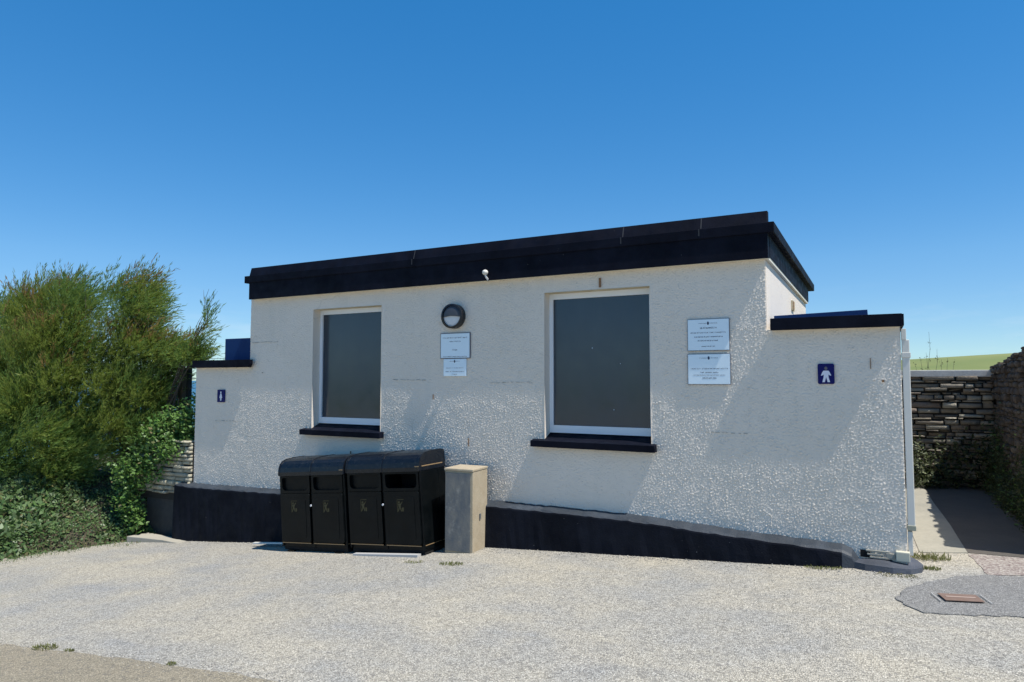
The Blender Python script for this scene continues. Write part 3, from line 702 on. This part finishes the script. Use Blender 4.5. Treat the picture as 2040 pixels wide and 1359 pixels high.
b1 = copy_tree(b0); b1['label'] = 'right double litter bin with one open dark mouth, beside the concrete pillar'
for b_, x in ((b0, -6.755), (b1, -5.62)):
    b_.location = (x, -.64, G(x)+.022); b_.rotation_euler = (0, -math.atan(.088), R(-1.0)); b_.scale = (.965, 1, .93)
def flap(root, j, dy):
    x0 = .022+j*(UW/2-.006); x1 = x0+UW/2-.044
    m = MB(); m.prism(rrect(x0+.028, x1-.028, .785, .98, .055, .02), 'y', dy, dy+.012, .004); m.build('flap', M_bin, root)
flap(b0, 0, .03); flap(b0, 1, .035); flap(b1, 0, .035)
for j, rt in ((1, b1),):
    m = MB(); m.box(.60, 1.12, .335, .339, .77, .99); m.build('liner', M_hole, rt)
# white strip under the bins
t_ = MB(); t_.prism([(-7.55, G(-7.55)+.035), (-6.87, G(-6.87)+.042), (-6.87, G(-6.87)+.060), (-7.55, G(-7.55)+.052)], 'y', -.42, -.38)
setp(t_.build('timber_batten', mat('pale_batten', (.72, .70, .64), .7)), 'short pale batten lying by the left end of the litter bins', 'batten')
t_ = MB(); t_.prism([(-5.5, G(-5.5)-.01), (-4.56, G(-4.56)-.01), (-4.56, G(-4.56)+.028), (-5.5, G(-5.5)+.02)], 'y', -.735, -.665, .004)
setp(t_.build('metal_strip', mat('pale_metal_strip', (.45, .44, .42), .5)), 'pale metal strip on the ground in front of the right litter bin', 'metal strip')
# concrete pillar / meter housing
pl = empty('concrete_pillar', (-4.20, -.32, G(-4.2)), label='square beige concrete housing with stained grey front panel right of the bins', cat='pillar')
def slabbox(mb, x0, x1, y0, y1, zt): mb.box(x0, x1, y0, y1, -.08, zt, .008)
mb = MB(); slabbox(mb, -.165, .195, -.165, .19, .915); mb.build('housing', M_pillar, pl)
mb = MB(); mb.box(-.175, .20, -.175, .195, .9155, .945, .008); mb.build('cap', M_pillar, pl)
mb = MB(); mb.box(-.158, .165, -.172, -.1655, .02, .895, .003); mb.build('front_panel', M_panel, pl)
mb = MB(); mb.box(.1955, .208, -.015, .015, .37, .43, .003); mb.build('latch', M_panel, pl)
pl.rotation_euler = (0, 0, R(3))
# kerb slab by the plinth's left end
k_ = MB(); k_.prism([(-10.35, -.42), (-9.62, -.33), (-9.10, -.34), (-9.3, -.13), (-9.62, -.12), (-10.30, -.10)], 'z', -2.60, -2.435, .012)
setp(k_.build('kerb_slab', M_conc), 'pale concrete slab wedged against the left end of the black plinth', 'slab')
# ---------------------------------------------------------------- stone walls
def stones(u0, u1, z0, zt, depth, hmin, hmax, lmin, lmax, seed, rough=.03, gap=.006):
    """coursed rubble on the local x-z plane, faces at y = 0 looking to -y; zt(u) = top"""
    r = random.Random(seed); V = []; F = []
    z = z0
    while z < max(zt(u0), zt(u1), zt((u0+u1)/2)):
        h = r.uniform(hmin, hmax); x = u0-r.uniform(0, lmax)
        while x < u1:
            l = r.uniform(lmin, lmax)*(h/hmax*.5+.6); a, b = max(x, u0), min(x+l, u1); x += l
            if b-a < .03: continue
            top = zt((a+b)/2)
            if z > top: continue
            hh = min(h, top-z+.02); hh = max(hh, .02)*r.uniform(.86, 1.1)
            p = r.uniform(-rough, rough*.5); c = min(hh*.28, .022); j = lambda s=.006: r.uniform(-s, s)
            k = len(V); zo = r.uniform(-.008, .008)
            for (yy, ins) in ((depth, 0), (p+.02, 0), (p, c)):
                for (sx, sz) in ((0, 0), (1, 0), (1, 1), (0, 1)):
                    V.append((a+gap+ins+j() if sx == 0 else b-gap-ins+j(), yy+j(.007), (z+gap*.6+ins*.7+j(.005) if sz == 0 else z+hh-gap*.6-ins*.7+j(.007))+zo))
            for m in range(2):
                for q in range(4): F.append((k+4*m+q, k+4*m+(q+1) % 4, k+4*m+4+(q+1) % 4, k+4*m+4+q))
            F.append((k+8, k+9, k+10, k+11)); F.append((k+3, k+2, k+1, k))
        z += h
    return V, F
def stonewall(name, u0, u1, z0, zt, depth, args, m, root, rotz=0, core=True):
    V, F = stones(u0, u1, z0, zt, depth, *args)
    o = link(name, quadmesh(name, V, F), m, root)
    if core:
        mb = MB(); zz = min(zt(u0), zt(u1))-.03
        mb.prism([(u0, z0-.1), (u1, z0-.1), (u1, zt(u1)-.04), (u0, zt(u0)-.04)], 'y', .035, depth+.02); mb.build('core', M_mortar, root)
    return o
BWr = empty('stone_wall', (1.62, 5.5, -1.7), label='dry-laid slate wall with pale concrete coping across the end of the path', cat='wall', group='stone walls round the building')
stonewall('stonework', -4.5, -.02, 0, lambda u: 1.745, .45, (.03, .10, .10, .42, 5, .075, .008), M_slate, BWr)
mb = MB(); mb.box(-4.5, -.02, -.05, .50, 1.747, 1.853, .012); mb.build('coping', M_coping, BWr)
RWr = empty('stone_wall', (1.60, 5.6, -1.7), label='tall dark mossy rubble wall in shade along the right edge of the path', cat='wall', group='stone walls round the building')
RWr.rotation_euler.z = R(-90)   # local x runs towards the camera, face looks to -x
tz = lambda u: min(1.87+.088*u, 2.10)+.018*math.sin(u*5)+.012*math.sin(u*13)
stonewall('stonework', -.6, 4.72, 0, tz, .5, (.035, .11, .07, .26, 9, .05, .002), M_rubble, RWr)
LWr = empty('stone_wall', (-10.8, -.045, -2.6), label='short pale stone wall beside the left wing, half hidden by creeping leaves', cat='wall', group='stone walls round the building')
stonewall('stonework', 0, 1.41, .80, lambda u: 1.30+.32*u/1.36+.05*math.sin(u*6), .35, (.045, .085, .12, .34, 14, .04), M_cream, LWr)
mb = MB(); mb.box(.25, 1.34, .07, .30, -.1, .80, .01); mb.build('footing', conc('shade_toned_render', (.035, .038, .04), (.06, .06, .058), 9, 1), LWr)  # dark footing colour stands in for the shade low on this wall
# ---------------------------------------------------------------- fence at the left
fz_ = -.45
for (x, y, h, m, lab) in ((-10.41, .52, .66, M_post, 'weathered brown wooden fence post by the left wing'), (-10.22, .50, .84, M_postd, 'thin dark fence post carrying the wire by the left wing')):
    p = MB(); w = .055 if m is M_post else .032
    p.box(x-w, x+w, y-w, y+w, fz_-.5, fz_+h+.0, .006); setp(p.build('fence_post', m), lab, 'fence post')
mb = MB()
for z in (.36, .02, -.14): mb.tube([(-10.2, .5, z), (-9.3, .62, z-.005), (-8.9, 1.4, z)], .004, 5)
setp(mb.build('fence_wire', M_wire), 'three thin fence wires running from the dark post behind the left wing', 'wire')
# ---------------------------------------------------------------- vegetation
def blades(C, D, Nn, Lh, Wd):
    """diamond leaves: centre-base C, direction D, side vector from normal"""
    D = D/np.linalg.norm(D, axis=1, keepdims=True)
    Sd = np.cross(D, Nn); Sd /= np.linalg.norm(Sd, axis=1, keepdims=True)+1e-9
    Lh = Lh[:, None]; Wd = Wd[:, None]
    V = np.stack([C, C+D*Lh*.45+Sd*Wd*.5, C+D*Lh, C+D*Lh*.45-Sd*Wd*.5], 1)
    return V.reshape(-1, 3), np.arange(len(C)*4).reshape(-1, 4)
def rnd(n, k=3): return rng.standard_normal((n, k))
def tamarisk(base, label, seed, clumps, ntw, nbl, wind=(.55, .0, .42)):
    """clumps: (x, y, z, rx, ry, rz) relative to base; limbs run from the base into each clump"""
    r = random.Random(seed); rg = np.random.default_rng(seed); root = empty('tamarisk_bush', base, label=label, cat='bush', group='feathery bushes on the bank')
    tr = MB(); w = np.array(wind); P, D, K = [], [], []
    for ci, (x, y, z, a, b, c) in enumerate(clumps):
        for q in range(3):
            e = Vector((x+r.uniform(-.5, .5)*a, y+r.uniform(-.5, .5)*b, z+r.uniform(-.2, .6)*c)); p0 = Vector((x*.30+r.uniform(-.2, .2), y*.4, -.25)); pts = []
            m = Vector((x*.42+r.uniform(-.15, .15), y*.5, z*.5))
            for k in range(8):
                t_ = k/7; pts.append(p0*(1-t_)**2+m*2*t_*(1-t_)+e*t_*t_+Vector((r.uniform(-.02, .02), r.uniform(-.02, .02), 0)))
            tr.tube(pts, [.026*(1-.85*k/7) for k in range(8)], 5)
        n = int(ntw*a*c*(1+.5*b)/.3); v = rg.standard_normal((n, 3)); v /= np.linalg.norm(v, axis=1, keepdims=True); rad = rg.random(n)**.55*np.where(rg.random(n) < .12, 1.22, 1)
        lump = 1+.30*np.sin(v[:, 0]*6+ci)*np.sin(v[:, 2]*7+ci*2)+.15*np.sin(v[:, 1]*11+ci)
        C = np.array([x, y, z])+v*(rad*lump)[:, None]*np.array([a, b, c]); P.append(C)
        cd = w*(.8+.4*r.random())+np.array([r.gauss(0, .16), r.gauss(0, .16), r.gauss(0, .12)])
        dd = cd+v*.30+rg.standard_normal((n, 3))*.14; D.append(dd/np.linalg.norm(dd, axis=1, keepdims=True))
        K.append(np.stack([np.full(n, r.random()), rg.random(n), v[:, 2]*rad], 1))
    P = np.concatenate(P); D = np.concatenate(D); K = np.concatenate(K); n = len(P); Ls = rg.uniform(.16, .46, n)
    t_ = np.tile(np.linspace(.0, 1, nbl), (n, 1))+rg.uniform(-.03, .03, (n, nbl))
    C = P[:, None]+D[:, None]*(Ls[:, None]*t_)[..., None]; C[..., 2] -= .09*(t_**2)*Ls[:, None]
    C = C.reshape(-1, 3)+rg.standard_normal((n*nbl, 3))*.010; Dd = np.repeat(D, nbl, 0)+rg.standard_normal((n*nbl, 3))*.24
    V, F = blades(C, Dd, rg.standard_normal((n*nbl, 3)), rg.uniform(.055, .14, n*nbl), rg.uniform(.007, .015, n*nbl))
    tip = K[:, 2]; hi = P[:, 2] > np.percentile(P[:, 2], 62)
    mi = np.where(hi & (tip > .25) & (K[:, 1] < .07+.38*(K[:, 0] > .62)), 2, np.where(K[:, 1]*.5+K[:, 0]*.6 > .52, 1, 0)); mi = np.repeat(mi, nbl)
    link('crown', quadmesh('crown', V, F, mi), [M_tam, M_tam2, M_tam3], root)
    for _ in range(70):
        x, y, z, a, b, c = r.choice(clumps); p = Vector((x+r.uniform(-.8, .8)*a, y, z+c*r.uniform(.5, .95))); e = p+Vector((r.uniform(-.05, .30), r.uniform(-.1, .1), r.uniform(.12, .38)))
        tr.tube([p-Vector((0, 0, .25)), p, p.lerp(e, .5)+Vector((-.02, 0, .02)), e], [.006, .005, .004, .002], 3)  # bare twigs, joined into the trunk mesh
    tr.build('trunk', M_bark, root)
    return root
tamarisk((-13.2, .0, -1.9), 'large feathery tamarisk filling the photo edge, green with rusty tips', 3, [
    (-2.2, .2, 3.0, .55, .5, .55), (-1.55, .3, 2.6, .55, .5, .55), (-.95, 0, 3.15, .55, .45, .55), (-.35, .2, 3.35, .42, .4, .42), (.25, .1, 3.35, .40, .4, .40),
    (-1.6, -.2, 1.9, .7, .5, .5), (-.6, -.2, 2.35, .65, .5, .5), (.15, -.2, 2.65, .5, .4, .45), (.5, 0, 2.9, .35, .35, .40),
    (-2.4, 0, 1.3, .7, .6, .6), (-1.2, -.4, 1.1, .7, .5, .5), (-.2, -.4, 1.5, .6, .5, .5), (.5, -.2, 1.9, .5, .4, .4), (-.6, -.6, .5, .7, .4, .45), (.45, -.5, .9, .55, .4, .45), (-1.9, -.5, .45, .7, .4, .45), (.5, -.3, .25, .5, .3, .3), (.75, .1, 1.3, .45, .35, .5), (.6, 0, 2.3, .45, .35, .5), (-2.6, .2, 2.3, .6, .5, .6), (-.1, .3, .9, .6, .4, .6), (-1.5, .4, 1.4, .7, .4, .7), (.8, -.2, .6, .45, .3, .45)], 560, 14)
tamarisk((-11.3, .3, -1.55), 'smaller feathery tamarisk leaning towards the fence post beside the left wing', 5, [
    (-.55, 0, 2.95, .40, .35, .42), (-.15, .1, 3.05, .30, .3, .42), (.15, 0, 2.75, .34, .3, .26), (-.6, 0, 2.2, .45, .4, .4), (.1, 0, 2.05, .5, .4, .38), (.6, 0, 2.05, .42, .35, .35),
    (.95, .0, 1.95, .40, .3, .24), (1.4, .0, 1.88, .34, .28, .14), (1.72, 0, 2.5, .06, .06, .24), (1.5, .0, 2.2, .09, .08, .2), (1.25, .1, 1.95, .20, .2, .22), (-.4, -.2, 1.4, .55, .4, .4), (.3, -.1, 1.35, .5, .4, .35), (.45, -.1, 1.2, .30, .3, .28), (-.1, -.3, .75, .5, .35, .35), (.5, -.2, .65, .40, .3, .3), (-.5, -.3, .3, .4, .3, .3), (-.85, .1, 1.7, .45, .35, .5), (-.8, 0, .9, .45, .3, .5), (-.25, .1, 2.5, .45, .35, .4), (.45, .1, 1.6, .34, .3, .30), (.2, .2, 1.0, .5, .3, .5), (.6, .0, .7, .3, .3, .3)], 540, 14, (.75, 0, .38))
def leafy(name, label, cat, pts, sizes, mats, mi, parent=None, kind=None, up=.4, group=None, aspect=.6):
    pts = np.asarray(pts); n = len(pts); D = rnd(n); D[:, 2] = np.abs(D[:, 2])*.6+up*.2; Nn = rnd(n)*.7+np.array([.2, -.5, .9])
    V, F = blades(pts, D, Nn, sizes, sizes*aspect); o = link(name, quadmesh(name, V, F, mi), mats, parent, label=label, cat=cat, kind=kind, group=group); return o
# creeping ground cover over the bank
n_ = 62000; X = rng.uniform(-17, -9.75, n_*2); Y = rng.uniform(-6.5, 1.2, n_*2); d = bank_d(X, Y)+.10*np.sin(X*5)+.06*np.sin(Y*9+X*3)
keep = (d > -.02) & (rng.random(n_*2) < np.where(d < 2.3, 1, .25)); X, Y, d = X[keep], Y[keep], d[keep]
hgt = np.abs(rng.standard_normal(len(X)))*.06*np.clip(d/.5, .15, 1)+.01+.06*np.clip(np.sin(X*4.3)*np.sin(Y*5.1+1), 0, 1)*np.clip(d, 0, 1)
Z = bz(X, Y)+hgt; sz = (.034+.075*rng.random(len(X))**1.7)*(1+.35*np.sin(X*2.3+Y*1.7))*np.clip(.55+d, .55, 1)
mi = np.where(rng.random(len(X)) < .06+.5*np.exp(-d*9), 1, 0)
leafy('ground_cover', None, None, np.stack([X, Y, Z], 1), sz, [M_ivy, M_dry], mi, kind='stuff', aspect=.55)
n_ = 5200; X = rng.uniform(-16, -9.8, n_*6); Y = rng.uniform(-6.5, .2, n_*6); d = bank_d(X, Y)+.12*np.sin(X*5)+.09*np.sin(Y*9+X*3)
keep = (d > -.10) & (rng.random(len(X)) < np.exp(-d*1.6)*.8); X, Y, d = X[keep], Y[keep], d[keep]
C = np.stack([X, Y, np.maximum(bz(X, Y), fz(X, Y))+.0], 1); D = rnd(len(X))*.5; D[:, 2] = np.abs(D[:, 2])+.7
V, F = blades(C, D, rnd(len(X)), rng.uniform(.03, .13, len(X))*np.clip(.4+d, .4, 1.3), np.full(len(X), .008))
link('grass', quadmesh('grass', V, F, (rng.random(len(X)) < .45).astype(int)), [M_ivy, M_dry], kind='stuff')
# leafy shrub on top of the stone wall
def lumps(cs, n, seed):
    r = np.random.default_rng(seed); out = []
    for (x, y, z, a, b, c) in cs:
        k = int(n*a*c/ .3); v = r.standard_normal((k, 3)); v /= np.linalg.norm(v, axis=1, keepdims=True); rad = r.random(k)**.33
        out.append(np.array([x, y, z])+v*rad[:, None]*np.array([a, b, c])*(1+.18*np.sin(v[:, :1]*9+v[:, 2:]*7)))
    return np.concatenate(out)
sh = empty('leafy_shrub', (-9.95, .2, -1.0), label='bright green leafy shrub hanging over the pale stone wall beside the left wing', cat='shrub')
pts = lumps([(.25, .05, .30, .34, .28, .40), (-.15, -.1, .10, .42, .3, .38), (-.55, -.2, -.15, .42, .3, .34), (.38, -.08, .52, .20, .2, .24), (.30, -.16, .28, .26, .16, .22), (.02, -.2, .30, .30, .2, .30), (.36, -.18, .0, .18, .12, .22), (-.2, -.32, .1, .42, .16, .32), (-.5, -.45, -1.2, .25, .12, .3), (-.62, -.42, -.5, .34, .16, .3), (-.35, -.38, -.42, .40, .14, .30), (-.85, -.3, -.5, .40, .25, .4), (.1, -.36, -.12, .34, .10, .22), (-.75, -.42, -.95, .36, .2, .3)], 1300, 4)
leafy('foliage', None, None, pts, rng.uniform(.035, .085, len(pts)), [M_leaf, M_dry], np.where(rng.random(len(pts)) < .05, 1, 0), sh)
mb = MB(); r_ = random.Random(3)
for _ in range(16):
    a = Vector((r_.uniform(-.8, .4), .1, -.5)); e = a+Vector((r_.uniform(-.2, .3), r_.uniform(-.25, .1), r_.uniform(.4, 1.25))); mb.tube([a, a.lerp(e, .5)+Vector((.03, 0, 0)), e], [.012, .008, .003], 4)
mb.build('stem', M_twig, sh)
# growth at the foot of the dark wall and back corner
n_ = 16000; v = rng.uniform(.9, 5.4, n_); hh = np.abs(rng.standard_normal(n_))*.46*(.6+.3*np.sin(v*3)+.1*np.sin(v*11)); u = 1.56-np.abs(rng.standard_normal(n_))*.06-(.10*np.exp(-hh*4))*rng.random(n_)
pts = np.stack([u, v, g(u)+.01+hh], 1)
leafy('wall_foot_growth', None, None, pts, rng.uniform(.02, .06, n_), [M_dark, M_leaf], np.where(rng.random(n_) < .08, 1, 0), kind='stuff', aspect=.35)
pw = empty('leafy_weed', (.52, 5.2, G(.5)), label='pale leaved weed growing at the corner of the path behind the downpipe', cat='plant')
pts = lumps([(0.03, -.05, .36, .16, .14, .40), (.1, -.05, .1, .2, .14, .16)], 1400, 8); leafy('foliage', None, None, pts, rng.uniform(.03, .08, len(pts)), [M_pale, M_dark], np.where(rng.random(len(pts)) < .5, 1, 0), pw)
dk = empty('leafy_weed', (1.0, 5.25, G(1.0)), label='dark shaded weeds heaped against the foot of the slate wall', cat='plant')
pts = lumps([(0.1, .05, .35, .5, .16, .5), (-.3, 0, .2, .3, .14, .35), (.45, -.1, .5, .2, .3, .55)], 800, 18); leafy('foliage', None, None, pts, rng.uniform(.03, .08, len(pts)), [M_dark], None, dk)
# tall seed stems beyond the coping
tw = empty('tall_weed', (.85, 6.6, -.75), label='thin dark seed stems standing up behind the concrete coping', cat='plant')
mb = MB(); r_ = random.Random(12); tips = []
for (dx, h) in ((-.02, 1.58), (-.07, 1.22), (.09, 1.28), (-.16, 1.14), (.15, 1.10), (.24, 1.12), (-.24, 1.04), (.33, 1.06)):
    a = Vector((dx*.5, 0, .1)); e = Vector((dx+.02, .03, h)); mb.tube([a, a.lerp(e, .35)+Vector((.03, 0, 0)), a.lerp(e, .6)+Vector((-.02, 0, 0)), a.lerp(e, .8)+Vector((.012, 0, 0)), e], [.005, .004, .0035, .003, .002], 4)
    for _ in range(4): tips.append(a.lerp(e, r_.uniform(.62, 1)))
mb.build('stem', M_twig, tw)
tips = np.array([[*t] for t in tips for _ in range(6)])+rnd(len(tips)*6)*.013
leafy('foliage', None, None, tips, rng.uniform(.012, .03, len(tips)), [M_dark], None, tw)  # these small blades are the seed heads on the stems
# small tufts
def tuft(x, y, n, rad, h, label, m=None, dz=0):
    a = rng.uniform(0, 6.283, n); rr = rad*np.sqrt(rng.random(n)); px = x+np.cos(a)*rr*1.6; py = y+np.sin(a)*rr*.8
    C = np.stack([px, py, fz(px, py)+dz], 1); D = rnd(n)*.55; D[:, 2] = 1; V, F = blades(C, D, rnd(n), rng.uniform(.4, 1, n)*h, np.full(n, .007))
    link('grass_tuft', quadmesh('grass_tuft', V, F), m or M_dry, label=label, cat='grass tuft', group='small tufts in cracks of the paving')
M_tuft = leafmat('tuft_green', [(.13, .16, .04), (.20, .20, .07), (.10, .13, .03)], .7)
tuft(-5.79, -3.95, 160, .08, .045, 'green tuft at the edge of the smooth tarmac, bottom left', M_tuft)
tuft(-5.49, -3.94, 60, .035, .03, 'tiny tuft just right of the green tuft at the tarmac edge', M_tuft)
tuft(-4.32, -3.9, 50, .03, .03, 'tiny tuft at the bottom edge of the photo on the tarmac joint', M_tuft)
tuft(-3.95, -.98, 200, .09, .035, 'flat yellow-green tuft in front of the concrete pillar', M_tuft)
tuft(-4.45, -.94, 120, .08, .02, 'thin tuft in front of the right bin\'s metal strip', M_tuft)
tuft(.40, .42, 260, .11, .09, 'green weeds in the joint beside the downpipe\'s foot', M_tuft)
tuft(.38, .05, 160, .06, .04, 'weeds at the rim of the dark apron, right side', M_tuft)
tuft(.12, -.27, 160, .10, .022, 'dry weeds along the front of the dark apron', M_dry)
tuft(-.45, -.20, 260, .10, .03, 'weeds at the foot of the plinth near its right end', M_tuft)

# loose grit along the edges of the forecourt
r_ = random.Random(21); V, F = [], []
def grit(x, y, sz):
    k = len(V); z = FZ(x, y)+sz*.3
    for d in ((1, 0, 0), (0, 1, 0), (-1, 0, 0), (0, -1, 0), (0, 0, .8), (0, 0, -.8)): V.append((x+d[0]*sz*r_.uniform(.6, 1.3), y+d[1]*sz*r_.uniform(.6, 1.3), z+d[2]*sz*r_.uniform(.6, 1.1)))
    for a, b in ((0, 1), (1, 2), (2, 3), (3, 0)): F.append((k+a, k+b, k+4)); F.append((k+b, k+a, k+5))
for _ in range(1500):
    x = r_.uniform(-9.4, .3); grit(x, -.17-abs(r_.gauss(0, .10)), r_.uniform(.003, .010))
for _ in range(1500): grit(r_.uniform(-11, 1.8), r_.uniform(-5, -.2), r_.uniform(.002, .0065))
for _ in range(900):
    x = r_.uniform(-8, -2.5); grit(x, float(np.interp(x, [-8, -6.3, -4.7, -3.3, -2.5], [-4.05, -3.99, -3.93, -3.86, -4.1]))+r_.gauss(0, .05), r_.uniform(.003, .009))
for _ in range(500): grit(r_.uniform(.28, 1.6), r_.uniform(.3, 1.6), r_.uniform(.002, .006))
link('gravel', quadmesh('gravel', V, F), stonemat('grit_stone', [(.42, .39, .33), (.25, .24, .22), (.52, .49, .42), (.14, .13, .12)], .3), kind='stuff')
